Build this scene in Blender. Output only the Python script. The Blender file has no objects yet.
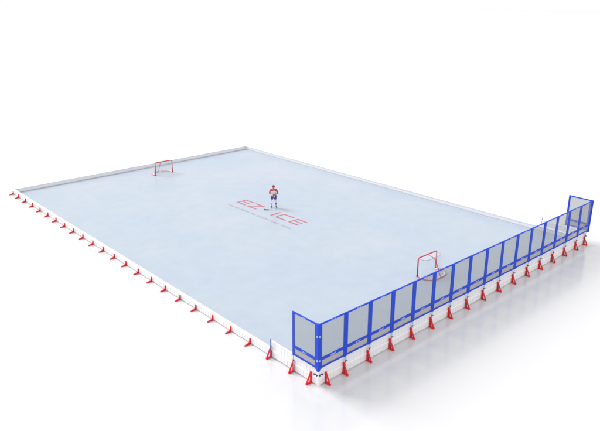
import bpy, bmesh, math, random
from mathutils import Vector, Matrix
random.seed(4)
R = math.radians
SC = bpy.context.scene
COL = SC.collection
U = 1.55                      # one board panel along the left side
SX, SY = 1.529, 1.55          # panel pitch along the near end / along the sides
NX, NY = 16, 24
LX, LY = SX*NX, SY*NY         # 24.46 x 37.2 m rink

# ---------------------------------------------------------------- camera
cam = bpy.data.cameras.new('camera'); camo = bpy.data.objects.new('camera', cam); COL.objects.link(camo)
cam.sensor_width = 36.0; cam.lens = 36*629.34/600; cam.clip_start = .1; cam.clip_end = 20000
az, el, roll = 0.8406958844, -0.3335936176, -0.0011446
camo.location = (-10.13429*U, -10.5916*U, 10.00262*U)
d = Vector((math.cos(el)*math.cos(az), math.cos(el)*math.sin(az), math.sin(el)))
r = d.cross(Vector((0, 0, 1))).normalized(); u = r.cross(d)
r2 = math.cos(roll)*r+math.sin(roll)*u; u2 = -math.sin(roll)*r+math.cos(roll)*u
camo.rotation_euler = Matrix((r2, u2, -d)).transposed().to_euler()
SC.camera = camo
SC.render.resolution_x = 1024; SC.render.resolution_y = 736

# ---------------------------------------------------------------- light: white studio
W = bpy.data.worlds.new('World'); SC.world = W; W.use_nodes = True
bg = W.node_tree.nodes['Background']; bg.inputs['Color'].default_value = (1, 1, 1, 1); bg.inputs['Strength'].default_value = 1.02
SC.view_settings.view_transform = 'Standard'; SC.view_settings.look = 'None'
SC.view_settings.exposure = 0.0; SC.view_settings.gamma = 1.0
la = bpy.data.lights.new('softbox', 'AREA'); la.shape = 'RECTANGLE'; la.size = 620; la.size_y = 620; la.energy = 2.05e7
lo = bpy.data.objects.new('softbox', la); COL.objects.link(lo); lo.location = Vector((12, 12, 0))+Vector((-.20, .72, .66)).normalized()*1500
lo.rotation_euler = (Vector((12, 12, 0))-lo.location).to_track_quat('-Z', 'Y').to_euler()

# ---------------------------------------------------------------- materials
def mat(name, col, rough=.5, metal=0.0, noise=0.0, nscale=8.0, spec=.5, coat=0.0, bump=0.0):
    m = bpy.data.materials.new(name); m.use_nodes = True
    nt = m.node_tree; b = nt.nodes['Principled BSDF']
    b.inputs['Roughness'].default_value = rough; b.inputs['Metallic'].default_value = metal
    b.inputs['Specular IOR Level'].default_value = spec; b.inputs['Coat Weight'].default_value = coat
    tc = nt.nodes.new('ShaderNodeTexCoord'); n = nt.nodes.new('ShaderNodeTexNoise')
    n.inputs['Scale'].default_value = nscale; n.inputs['Detail'].default_value = 5
    nt.links.new(tc.outputs['Object'], n.inputs['Vector'])
    mx = nt.nodes.new('ShaderNodeMix'); mx.data_type = 'RGBA'
    nt.links.new(n.outputs['Fac'], mx.inputs['Factor'])
    lo_ = [max(0, c*(1-noise)) for c in col]; hi_ = [min(1, c*(1+noise)) for c in col]
    mx.inputs[6].default_value = (*lo_, 1); mx.inputs[7].default_value = (*hi_, 1)
    nt.links.new(mx.outputs[2], b.inputs['Base Color'])
    if bump:
        bp = nt.nodes.new('ShaderNodeBump'); bp.inputs['Strength'].default_value = bump; bp.inputs['Distance'].default_value = .01
        nt.links.new(n.outputs['Fac'], bp.inputs['Height']); nt.links.new(bp.outputs['Normal'], b.inputs['Normal'])
    return m

def net_mat(name, col, pitch, wire, veil):
    """woven mesh: threads on a square grid, the holes let light through; veil = the fine inner weave"""
    m = bpy.data.materials.new(name); m.use_nodes = True
    nt = m.node_tree; nt.nodes.clear(); N = nt.nodes.new; K = nt.links.new
    out = N('ShaderNodeOutputMaterial'); tc = N('ShaderNodeTexCoord'); sp = N('ShaderNodeSeparateXYZ')
    K(tc.outputs['UV'], sp.inputs[0])
    fs = []
    for ax in (0, 1):
        a = N('ShaderNodeMath'); a.operation = 'DIVIDE'; K(sp.outputs[ax], a.inputs[0]); a.inputs[1].default_value = pitch
        b = N('ShaderNodeMath'); b.operation = 'FRACT'; K(a.outputs[0], b.inputs[0])
        c = N('ShaderNodeMath'); c.operation = 'LESS_THAN'; K(b.outputs[0], c.inputs[0]); c.inputs[1].default_value = wire/pitch
        fs.append(c)
    mx = N('ShaderNodeMath'); mx.operation = 'MAXIMUM'; K(fs[0].outputs[0], mx.inputs[0]); K(fs[1].outputs[0], mx.inputs[1])
    m2 = N('ShaderNodeMath'); m2.operation = 'MAXIMUM'; K(mx.outputs[0], m2.inputs[0]); m2.inputs[1].default_value = veil
    tr = N('ShaderNodeBsdfTransparent'); df = N('ShaderNodeBsdfDiffuse'); df.inputs['Color'].default_value = (*col, 1)
    ms = N('ShaderNodeMixShader'); K(m2.outputs[0], ms.inputs[0]); K(tr.outputs[0], ms.inputs[1]); K(df.outputs[0], ms.inputs[2])
    K(ms.outputs[0], out.inputs['Surface'])
    return m

M = {}
M['floor'] = mat('studio_floor', (.64, .64, .65), .17, spec=.85, noise=.004, nscale=.4)
M['ice'] = mat('ice', (.402, .454, .532), .34, spec=.3, noise=.07, nscale=1.1)
M['white'] = mat('white_board_plastic', (.93, .925, .94), .38, noise=.02, nscale=3)
M['cap'] = mat('white_cap_foam', (.95, .95, .955), .5, noise=.01)
M['red'] = mat('red_plastic', (.74, .02, .03), .4, spec=.3, noise=.08, nscale=14)
M['redpipe'] = mat('red_painted_pipe', (.62, .035, .05), .3, noise=.06, nscale=10)
M['blue'] = mat('blue_powder_coat', (.015, .068, .64), .5, spec=.25, noise=.07, nscale=6)
M['darkblue'] = mat('dark_blue_plastic', (.02, .04, .22), .4, noise=.1)
M['steel'] = mat('galvanised_steel', (.42, .45, .52), .35, .6, noise=.12, nscale=18)
M['print'] = mat('white_print', (.85, .87, .92), .5)
M['clip'] = mat('grey_clip', (.45, .50, .68), .5)
M['logo'] = mat('red_ice_paint', (.45, .12, .15), .45, noise=.10, nscale=3)
M['slogan'] = mat('grey_ice_paint', (.35, .25, .32), .4, noise=.10, nscale=3)
M['net'] = net_mat('grey_netting', (.31, .325, .34), .034, .010, .09)
M['lownet'] = net_mat('brown_grey_netting', (.40, .36, .33), .022, .009, .45)
M['goalnet'] = net_mat('white_cord_netting', (.70, .70, .73), .06, .006, .03)
M['skin'] = mat('skin', (.55, .33, .24), .5, noise=.05)
M['jersey_red'] = mat('jersey_red', (.62, .03, .05), .75, noise=.12, nscale=20)
M['jersey_white'] = mat('jersey_white', (.72, .72, .75), .75, noise=.06, nscale=20)
M['shorts'] = mat('blue_nylon', (.03, .08, .42), .6, noise=.15, nscale=16)
M['black'] = mat('black_plastic', (.02, .02, .023), .4, noise=.15)
M['helmet'] = mat('dark_red_helmet', (.34, .03, .03), .3, noise=.1)
M['tape'] = mat('dark_grey_tape', (.06, .06, .07), .8)
M['bluepole'] = mat('blue_grey_pole', (.10, .14, .40), .45, noise=.1)
M['grey'] = mat('grey_sock_stripe', (.35, .36, .40), .8)

# ---------------------------------------------------------------- helpers
def link_mesh(name, bm, m, parent=None, smooth=False, bevel=0.0):
    me = bpy.data.meshes.new(name)
    bmesh.ops.recalc_face_normals(bm, faces=bm.faces)
    bm.to_mesh(me); bm.free(); me.materials.append(m)
    o = bpy.data.objects.new(name, me); COL.objects.link(o)
    if parent: o.parent = parent
    if smooth:
        for p in me.polygons: p.use_smooth = True
    if bevel:
        b = o.modifiers.new('bevel', 'BEVEL'); b.width = bevel; b.segments = 2; b.limit_method = 'ANGLE'
    return o

def box(bm, x0, x1, y0, y1, z0, z1):
    v = [bm.verts.new((x, y, z)) for z in (z0, z1) for x, y in ((x0, y0), (x1, y0), (x1, y1), (x0, y1))]
    for f in ((0, 3, 2, 1), (4, 5, 6, 7), (0, 1, 5, 4), (1, 2, 6, 5), (2, 3, 7, 6), (3, 0, 4, 7)): bm.faces.new([v[i] for i in f])

def bar(bm, a, b, w, t, side=Vector((1, 0, 0))):
    """rectangular bar from a to b, w wide along 'side', t in the third direction"""
    a, b = Vector(a), Vector(b); ax = (b-a).normalized(); s = side.normalized(); n = ax.cross(s).normalized()
    q = []
    for p in (a, b):
        for i, j in ((-1, -1), (1, -1), (1, 1), (-1, 1)): q.append(bm.verts.new(p+s*w/2*i+n*t/2*j))
    for f in ((0, 3, 2, 1), (4, 5, 6, 7), (0, 1, 5, 4), (1, 2, 6, 5), (2, 3, 7, 6), (3, 0, 4, 7)): bm.faces.new([q[i] for i in f])

def tube(bm, pts, rad, seg=10, closed=False):
    pts = [Vector(p) for p in pts]; n = len(pts); rings = []
    rad = rad if isinstance(rad, (list, tuple)) else [rad]*n
    up = None
    for i, p in enumerate(pts):
        if closed: t = pts[(i+1) % n]-pts[i-1]
        else: t = pts[min(i+1, n-1)]-pts[max(i-1, 0)]
        t.normalize()
        if up is None: up = t.orthogonal().normalized()
        up = (up-t*up.dot(t)).normalized(); s = t.cross(up)
        rings.append([bm.verts.new(p+(up*math.cos(2*math.pi*k/seg)+s*math.sin(2*math.pi*k/seg))*rad[i]) for k in range(seg)])
    for i in range(n if closed else n-1):
        a, b = rings[i], rings[(i+1) % n]
        for k in range(seg): bm.faces.new((a[k], a[(k+1) % seg], b[(k+1) % seg], b[k]))
    if not closed: bm.faces.new(rings[0][::-1]); bm.faces.new(rings[-1])

def prism(bm, poly, x0, x1):
    """polygon in (y,z) extruded along x"""
    a = [bm.verts.new((x0, y, z)) for y, z in poly]; b = [bm.verts.new((x1, y, z)) for y, z in poly]
    n = len(poly); bm.faces.new(a[::-1]); bm.faces.new(b)
    for i in range(n): bm.faces.new((a[i], a[(i+1) % n], b[(i+1) % n], b[i]))

def sheet(name, quads, m, parent, thick=0.0):
    """net panels: list of quads of 4 points, uv in metres"""
    bm = bmesh.new(); uvl = bm.loops.layers.uv.new('UVMap')
    for q in quads:
        q = [Vector(p) for p in q]; vs = [bm.verts.new(p) for p in q]; f = bm.faces.new(vs)
        e1 = (q[1]-q[0]).normalized(); e2 = (q[3]-q[0]); e2 = (e2-e1*e2.dot(e1)).normalized()
        for l, p in zip(f.loops, q): l[uvl].uv = ((p-q[0]).dot(e1), (p-q[0]).dot(e2))
    me = bpy.data.meshes.new(name); bm.to_mesh(me); bm.free(); me.materials.append(m)
    o = bpy.data.objects.new(name, me); COL.objects.link(o); o.parent = parent
    return o

def empty(name, loc=(0, 0, 0), rz=0.0):
    o = bpy.data.objects.new(name, None); COL.objects.link(o); o.location = loc; o.rotation_euler = (0, 0, rz)
    o.empty_display_size = .2
    return o

def tag(o, label, cat, group=None):
    o['label'] = label; o['category'] = cat
    if group: o['group'] = group
    return o

def copy_tree(o, parent=None):
    c = o.copy(); COL.objects.link(c)
    if parent: c.parent = parent
    for ch in list(o.children): copy_tree(ch, c)
    return c

ORD = ['first', 'second', 'third', 'fourth', 'fifth', 'sixth', 'seventh', 'eighth', 'ninth', 'tenth', 'eleventh', 'twelfth', 'thirteenth',
       'fourteenth', 'fifteenth', 'sixteenth', 'seventeenth', 'eighteenth', 'nineteenth', 'twentieth', 'twenty-first', 'twenty-second', 'twenty-third', 'twenty-fourth']

def text_mesh(name, body, width, height, m, parent, loc, rot, shear=0.0, extrude=0.002, space=1.0):
    """lettering fitted into width x height, its lower left corner at loc"""
    cu = bpy.data.curves.new(name, 'FONT'); cu.body = body; cu.size = 1; cu.shear = shear; cu.space_character = space
    cu.extrude = 0
    t = bpy.data.objects.new(name+'_tmp', cu); COL.objects.link(t)
    bpy.context.view_layer.update()
    me = bpy.data.meshes.new_from_object(t.evaluated_get(bpy.context.evaluated_depsgraph_get()))
    bpy.data.objects.remove(t); bpy.data.curves.remove(cu)
    xs = [v.co.x for v in me.vertices]; ys = [v.co.y for v in me.vertices]
    x0, x1, y0, y1 = min(xs), max(xs), min(ys), max(ys)
    for v in me.vertices: v.co = Vector(((v.co.x-x0)/(x1-x0)*width, (v.co.y-y0)/(y1-y0)*height, 0))
    bm = bmesh.new(); bm.from_mesh(me); bpy.data.meshes.remove(me)
    g = bmesh.ops.extrude_face_region(bm, geom=bm.faces[:])
    bmesh.ops.translate(bm, verts=[v for v in g['geom'] if isinstance(v, bmesh.types.BMVert)], vec=(0, 0, extrude))
    o = link_mesh(name, bm, m, parent); o.location = loc; o.rotation_euler = rot
    return o

# ---------------------------------------------------------------- the ground and the ice
bm = bmesh.new(); S_ = 800
for a in (0,):
    v = [bm.verts.new(p) for p in ((-S_, -S_, 0), (S_, -S_, 0), (S_, S_, 0), (-S_, S_, 0))]; bm.faces.new(v)
g = link_mesh('ground', bm, M['floor']); g['kind'] = 'structure'

BT = .10                      # board thickness
bm = bmesh.new(); box(bm, BT+.05, LX-BT-.05, BT+.05, LY-BT-.05, .004, .055)
ice = link_mesh('ice_surface', bm, M['ice']); ice['kind'] = 'structure'
nt = M['ice'].node_tree       # second, broad mottling of the ice sheet (milky patches)
mx = [n for n in nt.nodes if n.bl_idname == 'ShaderNodeMix'][0]; b_ = nt.nodes['Principled BSDF']
n2 = nt.nodes.new('ShaderNodeTexNoise'); n2.inputs['Scale'].default_value = .16; n2.inputs['Detail'].default_value = 4; n2.inputs['Roughness'].default_value = .6
tc = [n for n in nt.nodes if n.bl_idname == 'ShaderNodeTexCoord'][0]; nt.links.new(tc.outputs['Object'], n2.inputs['Vector'])
rp = nt.nodes.new('ShaderNodeValToRGB'); rp.color_ramp.elements[0].position = .35; rp.color_ramp.elements[1].position = .68
rp.color_ramp.elements[0].color = (.95, .98, 1.0, 1); rp.color_ramp.elements[1].color = (1.05, 1.03, 1.0, 1)
nt.links.new(n2.outputs['Fac'], rp.inputs['Fac'])
mm = nt.nodes.new('ShaderNodeMix'); mm.data_type = 'RGBA'; mm.blend_type = 'MULTIPLY'; mm.inputs['Factor'].default_value = 1
nt.links.new(mx.outputs[2], mm.inputs[6]); nt.links.new(rp.outputs['Color'], mm.inputs[7]); nt.links.new(mm.outputs[2], b_.inputs['Base Color'])

# painted lettering; it reads along -Y with its tops towards +X
ZI = .059
def stroke(bm, pts, w):
    """flat painted stroke through points (s,t): s along the text, t up"""
    for (s0, t0), (s1, t1) in zip(pts, pts[1:]):
        a = Vector((s0, t0)); b = Vector((s1, t1)); dd = (b-a).normalized(); n = Vector((-dd.y, dd.x))*w/2
        vs = [a-n-dd*w*.5, b-n+dd*w*.5, b+n+dd*w*.5, a+n-dd*w*.5]
        bm.faces.new([bm.verts.new((p.y, -p.x, 0)) for p in vs])
bm = bmesh.new(); w = .17; H_ = 1.0
def E_(bm, s, wd):
    c = w/2; box2(bm, s, s+w, 0, H_); box2(bm, s+w, s+wd, 0, w); box2(bm, s+w, s+wd*.93, H_/2-w*.42, H_/2+w*.42); box2(bm, s+w, s+wd, H_-w, H_)
def box2(bm, s0, s1, t0, t1): bm.faces.new([bm.verts.new((t, -s, 0)) for s, t in ((s0, t0), (s1, t0), (s1, t1), (s0, t1))])
def poly2(bm, pts): bm.faces.new([bm.verts.new((t, -s, 0)) for s, t in pts])
E_(bm, 0, 1.08)
z0 = 1.32; zw = 1.12          # Z
box2(bm, z0, z0+zw, 0, w); box2(bm, z0, z0+zw, H_-w, H_); poly2(bm, [(z0, w), (z0+.24, w), (z0+zw, H_-w), (z0+zw-.24, H_-w)])
box2(bm, 4.22, 4.22+w, 0, H_)  # I
c0 = 4.72; cw = 1.2           # C with cut corners
k = .2
poly2(bm, [(c0+cw, 0), (c0+cw, w), (c0+k+.03, w), (c0+k, 0)]); poly2(bm, [(c0+k, 0), (c0+k+.03, w), (c0+w, k+.03), (c0, k)])
poly2(bm, [(c0, k), (c0+w, k+.03), (c0+w, H_-k-.03), (c0, H_-k)]); poly2(bm, [(c0, H_-k), (c0+w, H_-k-.03), (c0+k+.03, H_-w), (c0+k, H_)])
poly2(bm, [(c0+k, H_), (c0+k+.03, H_-w), (c0+cw, H_-w), (c0+cw, H_)])
E_(bm, 6.27, 1.1)
lg = link_mesh('painted_lettering', bm, M['logo'], ice); lg.location = (12.42, 22.62, ZI)
text_mesh('painted_slogan', 'THE 60 MINUTE BACKYARD RINK', 7.7, .23, M['slogan'], ice, (11.52, 22.75, ZI), (0, 0, R(-90)), space=1.15, extrude=.001)

# ---------------------------------------------------------------- board walls
LOWH, TALLH = .345, .84
def wall(name, label, origin, rz, length, n, tall=0, skip0=0.0, skip1=0.0, talls=None):
    """local x runs along the wall, outer face at y=0, inner face at y=+BT"""
    w_ = tag(empty(name, origin, rz), label, 'rink boards')
    p = length/n; talls = range(tall) if talls is None else talls
    for i in range(n):
        x0, x1 = i*p+.002, (i+1)*p-.002
        if i == 0: x0 += skip0
        if i == n-1: x1 -= skip1
        bm = bmesh.new()
        prism(bm, [(0, .055), (.035, .05), (.035, .012), (BT-.035, .012), (BT-.035, .05), (BT, .055), (BT, LOWH-.02), (BT-.02, LOWH), (0, LOWH)][::-1], x0, x1)
        for q in range(1, 7):
            xr = x0+(x1-x0)*q/7; box(bm, xr-.016, xr+.016, -.011, -.0005, .07, LOWH-.03)
        link_mesh('board_panel', bm, M['white'], w_)
        bm = bmesh.new()          # rounded cap that overhangs the panel a little
        prof = [(-.018+.0, LOWH+.001)]+[(-.018+.028*(1-math.cos(a)), LOWH+.025+.028*math.sin(a)) for a in [R(q) for q in (0, 30, 60, 90)]]
        prof += [(BT+.06-.028*(1-math.cos(a)), LOWH+.025+.028*math.sin(a)) for a in [R(q) for q in (90, 60, 30, 0)]]+[(BT+.06, LOWH+.001)]
        prism(bm, prof, x0-.0015, x1+.0015)
        link_mesh('cap_rail', bm, M['cap'], w_)
        if i in talls:
            bm = bmesh.new()
            prism(bm, [(.022, LOWH+.054), (.022, TALLH-.012), (.034, TALLH), (BT-.03, TALLH), (BT-.018, TALLH-.012), (BT-.018, LOWH+.054)], x0, x1)
            for q in range(1, 7):
                xr = x0+(x1-x0)*q/7; box(bm, xr-.016, xr+.016, .009, .0215, LOWH+.07, TALLH-.05)
            box(bm, x0, x1, .006, .0215, TALLH-.045, TALLH-.013)
            link_mesh('upper_panel', bm, M['white'], w_)
    return w_
CP = .15                      # corner pieces
wf = wall('board_wall', 'long straight white double-height board wall standing under the blue net screens', (0, 0, 0), 0, LX, NX, NX, CP, CP)
wl = wall('board_wall', 'long low white board wall on the left side, propped by small red brackets', (0, LY, 0), R(-90), LY, NY, 0, CP, CP, talls=(22, 23))
wb = wall('board_wall', 'plain low white board wall behind the far goal, no brackets in sight', (LX, LY, 0), R(180), LX, NX, 0, CP, CP)
wr = wall('board_wall', 'plain low white board wall along the far right side, running up behind the netting', (LX, 0, 0), R(90), LY, NY, 0, CP, CP, talls=(0, 1))
def corner(x, y, rz, h, parent, strap=False):
    e = bmesh.new()
    pr = [(0, .03), (.01, .01), (.03, 0), (CP, 0), (CP, CP), (0, CP)]
    a = [e.verts.new((px, py, 0)) for px, py in pr]; b = [e.verts.new((px, py, h)) for px, py in pr]
    e.faces.new(a[::-1]); e.faces.new(b)
    for i in range(6): e.faces.new((a[i], a[(i+1) % 6], b[(i+1) % 6], b[i]))
    o = link_mesh('corner_post', e, M['white'], parent)
    mw = Matrix.Translation((x, y, 0)) @ Matrix.Rotation(rz, 4, 'Z')
    pm = Matrix.Translation(parent.location) @ parent.rotation_euler.to_matrix().to_4x4()
    o.matrix_local = pm.inverted() @ mw
    if strap:
        for zz in (.50,):
            e = bmesh.new(); box(e, .03, .22, -.028, -.003, zz, zz+.035); box(e, -.028, -.003, .03, .22, zz, zz+.035)
            for q in (.045, .2): box(e, q, q+.03, -.05, -.028, zz-.02, zz+.055); box(e, -.05, -.028, q, q+.03, zz-.02, zz+.055)
            link_mesh('strap', e, M['darkblue'], o)
    return o
corner(0, 0, 0, TALLH+.01, wf, True); corner(LX, 0, R(90), TALLH+.01, wf, True); corner(LX, LY, R(180), LOWH+.05, wb); corner(0, LY, R(-90), LOWH+.05, wb)

# ---------------------------------------------------------------- brackets (local: board face at y=0, outward = -y)
def low_bracket():
    t = empty('board_bracket')
    bm = bmesh.new(); prism(bm, [(-.006, .012), (-.085, .012), (-.075, .13), (-.05, .30), (-.006, .31)], -.036, .036)
    link_mesh('upright', bm, M['red'], t, bevel=.008)
    bm = bmesh.new(); prism(bm, [(-.088, .004), (-.36, .004), (-.37, .03), (-.35, .05), (-.20, .085), (-.088, .15)], -.034, .034)
    link_mesh('foot', bm, M['red'], t, bevel=.008)
    bm = bmesh.new(); tube(bm, [(0, -.29, .05), (0, -.29, .085)], .02, 8); link_mesh('stake_head', bm, M['steel'], t)
    return t
def tall_bracket(pole_top, pm='steel'):
    t = empty('support_bracket')
    bm = bmesh.new(); prism(bm, [(-.006, .066), (-.06, .066), (-.055, .53), (-.04, .55), (-.006, .55)], -.036, .036)
    link_mesh('upright', bm, M['red'], t, bevel=.006)
    bm = bmesh.new(); prism(bm, [(-.006, .004), (-.30, .004), (-.315, .03), (-.30, .064), (-.006, .064)], -.05, .05)
    link_mesh('foot', bm, M['red'], t, bevel=.008)
    bm = bmesh.new(); prism(bm, [(-.062, .53), (-.062, .43), (-.235, .066), (-.30, .066)], -.028, .028)
    link_mesh('brace', bm, M['red'], t, bevel=.006)
    if pole_top:
        bm = bmesh.new(); tube(bm, [(.058, -.07, .066), (.058, -.07, pole_top)], .025, 12); po = link_mesh('pole', bm, M[pm], t, True)
        bm = bmesh.new(); tube(bm, [(.058, -.07, .60), (.058, -.07, .66)], .034, 12); tube(bm, [(.08, -.075, .63), (.165, -.10, .63)], .013, 8)
        link_mesh('clamp', bm, M['darkblue'], po, True)
    return t
def place(proto, first, x, y, rz):
    o = proto if first else copy_tree(proto)
    o.location = (x, y, 0); o.rotation_euler = (0, 0, rz); return o
# left side: outward is -X  -> rotate local -y onto -x : rz = -90
lb = low_bracket(); GL = 'small red brackets propping the low left board wall'
for i, k_ in enumerate(list(range(3, NY))+[23.83]):
    o = place(lb, i == 0, 0, k_*SY, R(-90))
    if i == NY-3: lab = 'last small red bracket, right at the far left corner of the rink'
    if i < 11: lab = 'small red bracket, %s beyond the bare steel post along the low left boards' % ORD[i]
    elif i < NY-3: lab = 'small red bracket of the low left boards, %s from the far left corner' % ORD[NY-3-i]
    tag(o, lab, 'bracket', GL)
GT = 'tall red triangular brackets under the net screens'
tf = tall_bracket(.90)
for j in range(1, NX):
    o = place(tf, j == 1, j*SX-.04, 0, 0)
    lab = ('tall red bracket with pole under the screens, %s right of the near corner' % ORD[j-1]) if j <= 8 else ('tall red bracket with pole under the screens, %s before the right end one' % ORD[15-j])
    tag(o, lab, 'bracket', GT)
o = copy_tree(tf); o.location = (LX-.32, 0, 0); tag(o, 'last tall red bracket with pole at the far right end of the net screens', 'bracket', GT)
o = copy_tree(tf); o.location = (0, SY*1, 0); o.rotation_euler = (0, 0, R(-90))
tag(o, 'tall red bracket whose pole carries the free edge of the left corner net screen', 'bracket', GT)
tp = tall_bracket(.98, 'bluepole'); tp.location = (0, SY*2, 0); tp.rotation_euler = (0, 0, R(-90))
tag(tp, 'tall red bracket with bare steel post beside the boards, left of all screens', 'bracket', 'red brackets with a free standing post')
tc_ = tall_bracket(0); tc_.location = (.42, 0, 0); tag(tc_, 'red triangular bracket without pole just right of the near board corner', 'bracket', 'pole-less red brackets at the near corner')
o = copy_tree(tc_); o.location = (0, .42, 0); o.rotation_euler = (0, 0, R(-90)); tag(o, 'red triangular bracket without pole just left of the near board corner', 'bracket', 'pole-less red brackets at the near corner')
# far right side, outward is +X : rz = +90
o = tall_bracket(.90, 'bluepole'); o.location = (LX, SY*1, 0); o.rotation_euler = (0, 0, R(90)); tag(o, 'dark post below the free edge of the end screen, seen through the netting', 'bracket', GT)
o = copy_tree(tp); o.location = (LX, SY*2, 0); o.rotation_euler = (0, 0, R(90)); tag(o, 'bare post poking up just above the netting top rail near the right end', 'bracket', 'red brackets with a free standing post')

# ---------------------------------------------------------------- net screens (local x along, centre plane y=-.07)
Z0, Z1 = .90, 3.0
def screen(width, corner_at=None):
    t = empty('net_screen'); st = .112; y0, y1 = -.10, -.045; W_ = width-.006
    xs = [(.003, .003+st), (W_-st+.003, W_+.003)]
    for x0, x1 in xs:
        bm = bmesh.new(); box(bm, x0, x1, y0, y1, Z0-.03, Z1); link_mesh('stile', bm, M['blue'], t, bevel=.006)
    xa, xb = xs[0][1], xs[1][0]
    fr = (y0+.006, y1-.006)
    bm = bmesh.new(); box(bm, xa, xb, *fr, Z1-.07, Z1-.004); tr_ = link_mesh('top_rail', bm, M['blue'], t)
    bm = bmesh.new(); box(bm, xa, xb, *fr, Z0+.36, Z0+.49); mr = link_mesh('middle_rail', bm, M['blue'], t)
    bm = bmesh.new(); box(bm, xa, xb, *fr, Z0, Z0+.075); link_mesh('bottom_rail', bm, M['blue'], t)
    ym = (y0+y1)/2
    sheet('upper_net', [((xa, ym, Z0+.49), (xb, ym, Z0+.49), (xb, ym, Z1-.07), (xa, ym, Z1-.07))], M['net'], t)
    sheet('lower_net', [((xa, ym, Z0+.075), (xb, ym, Z0+.075), (xb, ym, Z0+.36), (xa, ym, Z0+.36))], M['lownet'], t)
    xc = width/2
    text_mesh('rail_lettering', 'EZ ICE', .30, .065, M['print'], mr, (xc-.15, fr[0]-.004, Z0+.393), (R(90), 0, 0), shear=.2, extrude=.003)
    text_mesh('rail_lettering', 'EZ ICE', .24, .032, M['print'], tr_, (xc-.12, fr[0]-.004, Z1-.054), (R(90), 0, 0), shear=.2, extrude=.003)
    return t
OFF = .07
sc = screen(SX); GS = 'blue framed net screens in the long row'
for j in range(NX):
    o = sc if j == 0 else copy_tree(sc)
    o.location = (j*SX, 0, 0)
    if j == 0: lab = 'blue framed grey net screen of the long row touching the near corner post'
    elif j == NX-1: lab = 'last blue net screen of the long row, narrowest looking, at the far right corner'
    elif j < 9: lab = 'blue framed net screen in the long row, %s counting rightward from the near corner' % ORD[j]
    else: lab = 'blue framed net screen in the long row, %s counting back from the far right corner' % ORD[NX-1-j]
    tag(o, lab, 'net screen', GS)
ss = copy_tree(sc); ss.location = (0, SY-.02, 0); ss.rotation_euler = (0, 0, R(-90))
tag(ss, 'single blue net screen turned along the left side at the near corner', 'net screen', 'blue framed net screens turned round the corners')
s2 = copy_tree(sc); s2.location = (LX, .0, 0); s2.rotation_euler = (0, 0, R(90))
tag(s2, 'single blue net screen turned inward at the far right corner, seen from its inner face', 'net screen', 'blue framed net screens turned round the corners')
# blue corner tubes join the turned screens to the row
for (x, y, s, own) in ((0, 0, -1, sc), (LX, 0, 1, o)):
    bm = bmesh.new()
    xa, xb = (x-.125, x-.004) if s < 0 else (x+.004, x+.075)
    box(bm, xa, xb, -.125, -.004, Z0-.10, Z1+.012)
    cp = link_mesh('corner_tube', bm, M['blue'], bpy.data.objects[ss.name] if s < 0 else bpy.data.objects[s2.name], bevel=.012)
    par = cp.parent; pm = Matrix.Translation(par.location) @ par.rotation_euler.to_matrix().to_4x4(); cp.matrix_local = pm.inverted()
    for zz in (2.40, 1.26):
        bm = bmesh.new(); cx, cy = (xa, -.125) if s < 0 else (xb, -.125)
        box(bm, xa+.02, xb-.02, -.137, -.127, zz, zz+.09)
        if s < 0: box(bm, xa-.012, xa-.002, -.105, -.025, zz, zz+.09)
        link_mesh('clip', bm, M['clip'], cp)

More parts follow.
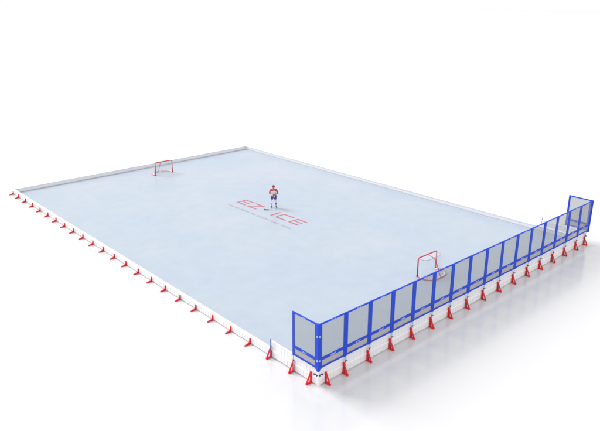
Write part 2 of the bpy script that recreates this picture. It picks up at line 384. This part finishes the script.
# ---------------------------------------------------------------- goals (local: mouth faces +y, net towards -y)
def goal():
    t = empty('ice_hockey_goal'); hw, gh, rr = .88, 1.17, .038
    z = .062
    bm = bmesh.new()
    pts = [(-hw, 0, 0)]+[(-hw, 0, gh-.12)]+[(-hw+.12*(1-math.cos(R(a))), 0, gh-.12+.12*math.sin(R(a))) for a in (30, 60, 90)]
    pts += [(hw-.12*(1-math.cos(R(a))), 0, gh-.12+.12*math.sin(R(a))) for a in (90, 60, 30, 0)]+[(hw, 0, 0)]
    tube(bm, pts, rr, 12); link_mesh('front_frame', bm, M['redpipe'], t, True)
    base = [(-hw, -.03), (-hw-.10, -.30), (-hw-.04, -.62), (-hw+.16, -.88), (-hw+.45, -1.0), (0, -1.03), (hw-.45, -1.0), (hw-.16, -.88), (hw+.04, -.62), (hw+.10, -.30), (hw, -.03)]
    # smooth the base loop
    sm = []
    P = [Vector((a, b, .035)) for a, b in base]
    for i in range(len(P)-1):
        p0, p1, p2, p3 = P[max(i-1, 0)], P[i], P[i+1], P[min(i+2, len(P)-1)]
        for q in (0, .25, .5, .75):
            sm.append(.5*((2*p1)+(-p0+p2)*q+(2*p0-5*p1+4*p2-p3)*q*q+(-p0+3*p1-3*p2+p3)*q**3))
    sm.append(P[-1])
    bm = bmesh.new(); tube(bm, sm, .032, 10); link_mesh('base_frame', bm, M['redpipe'], t, True)
    top = [(-hw+.03, -.02, gh-.03), (-hw+.05, -.22, gh-.05), (-hw+.16, -.40, gh-.07), (-hw+.40, -.47, gh-.08), (0, -.48, gh-.08), (hw-.40, -.47, gh-.08), (hw-.16, -.40, gh-.07), (hw-.05, -.22, gh-.05), (hw-.03, -.02, gh-.03)]
    bm = bmesh.new(); tube(bm, top, .016, 8); link_mesh('top_shelf_bar', bm, M['steel'], t, True)
    bm = bmesh.new(); tube(bm, [(0, -.03, gh-.01), (0, -.30, gh-.06), (0, -.48, gh-.10), (0, -.70, .75), (0, -1.02, .05)], .022, 8); link_mesh('rear_support', bm, M['redpipe'], t, True)
    for s in (-1, 1):
        bm = bmesh.new(); tube(bm, [(s*hw, 0, -.003), (s*hw, 0, .09)], .05, 12); link_mesh('post_peg', bm, M['black'], t, True)
    # net: from the shelf bar down to the base, plus the roof
    bot = [sm[round(i*(len(sm)-1)/8)] for i in range(9)]; qs = []
    for i in range(8):
        a, b = Vector(top[i]), Vector(top[i+1]); c_, d_ = bot[i+1], bot[i]
        m1 = (a+d_)/2; m2 = (b+c_)/2
        m1.y += .06; m2.y += .06
        qs.append((d_, c_, m2, m1)); qs.append((m1, m2, b, a))
    for i in range(8):
        a, b = Vector(top[i]), Vector(top[i+1])
        if i in (0, 7): continue
        qs.append((Vector((a.x, -.0, gh)), Vector((b.x, -.0, gh)), b, a))
    sheet('goal_net', qs, M['goalnet'], t)
    # white skirt pad tied round the foot of the base frame
    bm = bmesh.new(); n = len(sm)
    for i in range(n-1):
        a, b = sm[i], sm[i+1]; k1, k2 = .86, .86
        c1 = Vector((a.x*k1, a.y*k1-.03, .03)); c2 = Vector((b.x*k2, b.y*k2-.03, .03))
        bm.faces.new([bm.verts.new(v) for v in (a, b, c2, c1)])
    sk = link_mesh('skirt', bm, M['print'], t); so = sk.modifiers.new('s', 'SOLIDIFY'); so.thickness = .015
    return t
g1 = goal(); g1.location = (8.19*U, 2.62*U, .056)
tag(g1, 'red pipe hockey goal nearest the net screens, partly hidden by them', 'hockey goal', 'hockey goals')
g2 = copy_tree(g1); g2.location = (8.10*U, 21.95*U, .056); g2.rotation_euler = (0, 0, R(180))
tag(g2, 'small looking red pipe hockey goal alone by the far board wall', 'hockey goal', 'hockey goals')

# ---------------------------------------------------------------- the player
def skin(name, nodes, edges, m, parent, levels=1, root=0, flat=None):
    me = bpy.data.meshes.new(name+'_src'); me.from_pydata([n[:3] for n in nodes], edges, [])
    o = bpy.data.objects.new(name+'_src', me); COL.objects.link(o)
    o.modifiers.new('skin', 'SKIN')
    if not me.skin_vertices:
        bmx = bmesh.new(); bmx.from_mesh(me); bmx.verts.layers.skin.verify(); bmx.to_mesh(me); bmx.free()
    for i, n in enumerate(nodes):
        sv = me.skin_vertices[0].data[i]; rr = n[3]
        sv.radius = (rr, n[4] if len(n) > 4 else rr); sv.use_root = (i == root)
    s = o.modifiers.new('sub', 'SUBSURF'); s.levels = levels; s.render_levels = levels
    bpy.context.view_layer.update()
    m2 = bpy.data.meshes.new_from_object(o.evaluated_get(bpy.context.evaluated_depsgraph_get()))
    bpy.data.objects.remove(o); bpy.data.meshes.remove(me)
    m2.name = name; m2.materials.clear(); m2.materials.append(m)
    for p in m2.polygons: p.use_smooth = True
    q = bpy.data.objects.new(name, m2); COL.objects.link(q)
    if parent: q.parent = parent
    return q
def ell(bm, c, rx, ry, rz, seg=16, zmin=None):
    g_ = bmesh.ops.create_uvsphere(bm, u_segments=seg, v_segments=seg//2, radius=1)
    for v in g_['verts']: v.co = Vector((v.co.x*rx+c[0], v.co.y*ry+c[1], v.co.z*rz+c[2]))
    if zmin is not None:
        bmesh.ops.delete(bm, geom=[v for v in g_['verts'] if v.co.z < zmin], context='VERTS')

pl = empty('person', (13.76, 19.56, .056), R(-39))
tag(pl, 'hockey player in red and white jersey and blue shorts standing at the painted lettering', 'person')
top_s = Vector((.17, -.27, 1.20)); bot_s = Vector((-.40, -.60, .06)); ds = bot_s-top_s
hl = top_s+ds*.10; hr = top_s+ds*.25
nodes = [(0, 0, .98, .15, .11), (0, .01, 1.15, .14, .10), (0, .01, 1.34, .17, .115), (0, .0, 1.47, .10, .08), (0, -.01, 1.55, .055), (0, -.02, 1.63, .072, .085), (0, -.02, 1.72, .078, .09), (0, -.015, 1.78, .05, .06),
         (-.20, 0, 1.44, .065), (-.30, -.06, 1.20, .05), (hr.x-.03, hr.y+.09, hr.z+.06, .036), (.20, 0, 1.44, .065), (.30, -.06, 1.22, .05), (hl.x+.05, hl.y+.09, hl.z+.03, .036),
         (-.10, 0, .90, .10), (-.16, -.05, .55, .065), (-.19, .02, .14, .042), (.10, 0, .90, .10), (.16, -.05, .55, .065), (.19, .02, .14, .042)]
edges = [(0, 1), (1, 2), (2, 3), (3, 4), (4, 5), (5, 6), (6, 7), (2, 8), (8, 9), (9, 10), (2, 11), (11, 12), (12, 13), (0, 14), (14, 15), (15, 16), (0, 17), (17, 18), (18, 19)]
body = skin('body', nodes, edges, M['skin'], pl, 2)
# nose, ears on the face
bm = bmesh.new(); ell(bm, (0, -.112, 1.665), .013, .02, .022, 10); ell(bm, (-.078, -.01, 1.67), .012, .02, .03, 10); ell(bm, (.078, -.01, 1.67), .012, .02, .03, 10)
bm.from_mesh(body.data); bm.to_mesh(body.data); bm.free()
for p in body.data.polygons: p.use_smooth = True
for s in (-1, 1):
    bm = bmesh.new(); ell(bm, (s*.032, -.098, 1.70), .012, .01, .008, 8); link_mesh('eye', bm, M['black'], body, True)
bm = bmesh.new(); ell(bm, (0, -.096, 1.625), .026, .01, .007, 8); link_mesh('mouth', bm, M['helmet'], body, True)
# helmet
bm = bmesh.new(); ell(bm, (0, -.005, 1.715), .115, .135, .115, 20, 1.70); hm = link_mesh('helmet', bm, M['helmet'], pl, True)
hm.modifiers.new('s', 'SOLIDIFY').thickness = .012
bm = bmesh.new(); tube(bm, [(-.095, -.04, 1.70), (-.085, -.06, 1.62), (0, -.10, 1.585), (.085, -.06, 1.62), (.095, -.04, 1.70)], .007, 8); link_mesh('chin_strap', bm, M['black'], hm, True)
# jersey: white trunk and sleeves, red yoke and hem
skin('jersey', [(0, 0, .99, .195, .145), (0, 0, 1.08, .20, .15), (0, 0, 1.22, .21, .155), (0, 0, 1.38, .22, .15), (0, 0, 1.49, .13, .11),
                (-.22, 0, 1.42, .10), (-.31, -.06, 1.20, .08), (hr.x-.08, hr.y+.14, hr.z+.12, .07), (.22, 0, 1.42, .10), (.31, -.06, 1.22, .08), (hl.x+.10, hl.y+.12, hl.z+.05, .07)],
     [(0, 1), (1, 2), (2, 3), (3, 4), (3, 5), (5, 6), (6, 7), (3, 8), (8, 9), (9, 10)], M['jersey_white'], pl, 2)
je = pl.children[-1]
je.data.materials.append(M['jersey_red'])
for p in je.data.polygons:
    c = p.center
    fr_sleeve = (abs(c.x) > .24 and 1.16 < c.z < 1.40)
    if c.z > 1.385 or c.z < .93 or fr_sleeve or (1.02 < c.z < 1.05): p.material_index = 1
# chest crest: red outlined oval with blue stripe
bm = bmesh.new(); box(bm, -.12, .12, -.172, -.166, 1.10, 1.145); link_mesh('chest_stripe', bm, M['jersey_red'], je)
# shorts
skin('shorts', [(0, 0, .95, .19, .15), (-.11, 0, .85, .13), (-.145, -.03, .64, .12), (.11, 0, .85, .13), (.145, -.03, .64, .12)], [(0, 1), (1, 2), (0, 3), (3, 4)], M['shorts'], pl, 2)
for s in (-1, 1):
    sk = skin('sock', [(s*.15, -.05, .66, .085), (s*.165, -.05, .50, .09), (s*.175, 0, .33, .078), (s*.188, .02, .15, .055)], [(0, 1), (1, 2), (2, 3)], M['jersey_white'], pl, 2)
    sk.data.materials.append(M['grey']); sk.data.materials.append(M['jersey_red'])
    for p in sk.data.polygons:
        if .30 < p.center.z < .37: p.material_index = 2
        elif .37 < p.center.z < .41 or .25 < p.center.z < .30: p.material_index = 1
    k = skin('skate', [(s*.188, .05, .19, .058), (s*.19, .05, .10, .052), (s*.20, -.06, .085, .05), (s*.215, -.17, .075, .042)], [(0, 1), (1, 2), (2, 3)], M['black'], pl, 2)
    bm = bmesh.new(); box(bm, s*.2-.006, s*.2+.006, -.20, .11, .0, .022); box(bm, s*.2-.014, s*.2+.014, -.16, -.08, .022, .05); box(bm, s*.2-.014, s*.2+.014, .01, .08, .022, .06)
    link_mesh('blade', bm, M['steel'], k)
# gloves: palm, four fingers and a thumb closed round the shaft
for hnd, sgn, wrist in ((hr, -1, Vector((hr.x-.06, hr.y+.12, hr.z+.09))), (hl, 1, Vector((hl.x+.08, hl.y+.10, hl.z+.04)))):
    ax = ds.normalized(); back = (wrist-hnd); back = (back-ax*back.dot(ax)).normalized(); sd = ax.cross(back)
    pc = hnd+back*.045
    nd = [(*wrist, .05), (*(hnd+back*.07), .042, .05), (*pc, .03, .048)]; ed = [(0, 1), (1, 2)]
    for f in range(4):
        o_ = pc+ax*(-.045+.03*f); i0 = len(nd); ln = (.9, 1.0, .95, .8)[f]
        nd += [(*(o_+sd*.03), .016), (*(hnd+ax*(-.045+.03*f)+sd*.038*ln-back*.012), .015), (*(hnd+ax*(-.045+.03*f)+sd*.01-back*.036*ln), .014), (*(hnd+ax*(-.045+.03*f)-sd*.02*ln-back*.026), .012)]
        ed += [(2, i0), (i0, i0+1), (i0+1, i0+2), (i0+2, i0+3)]
    i0 = len(nd); nd += [(*(pc-sd*.035-ax*.03), .016), (*(hnd-sd*.04-ax*.05), .015), (*(hnd-sd*.028-ax*.055-back*.02), .013)]; ed += [(1, i0), (i0, i0+1), (i0+1, i0+2)]
    skin('glove', nd, ed, M['helmet'], pl, 1)
# stick, held but a thing of its own
st = empty('hockey_stick', pl.location, R(-39)); tag(st, 'white shafted hockey stick with black blade resting on the ice, held by the player', 'hockey stick')
bm = bmesh.new(); bar(bm, top_s, bot_s, .034, .026, ds.cross(Vector((0, 0, 1)))); link_mesh('shaft', bm, M['jersey_white'], st)
bm = bmesh.new()
blade = [Vector((-.37, -.60, .04)), Vector((-.50, -.62, .04)), Vector((-.64, -.60, .045)), Vector((-.76, -.55, .05))]
for a, b in zip(blade, blade[1:]): bar(bm, a, b, .028, .062, Vector((0, 1, 0)))
link_mesh('blade', bm, M['tape'], st, bevel=.004)
bm = bmesh.new(); tube(bm, [top_s-ds.normalized()*.005, top_s-ds.normalized()*.03], .024, 10); link_mesh('butt_end', bm, M['black'], st, True)
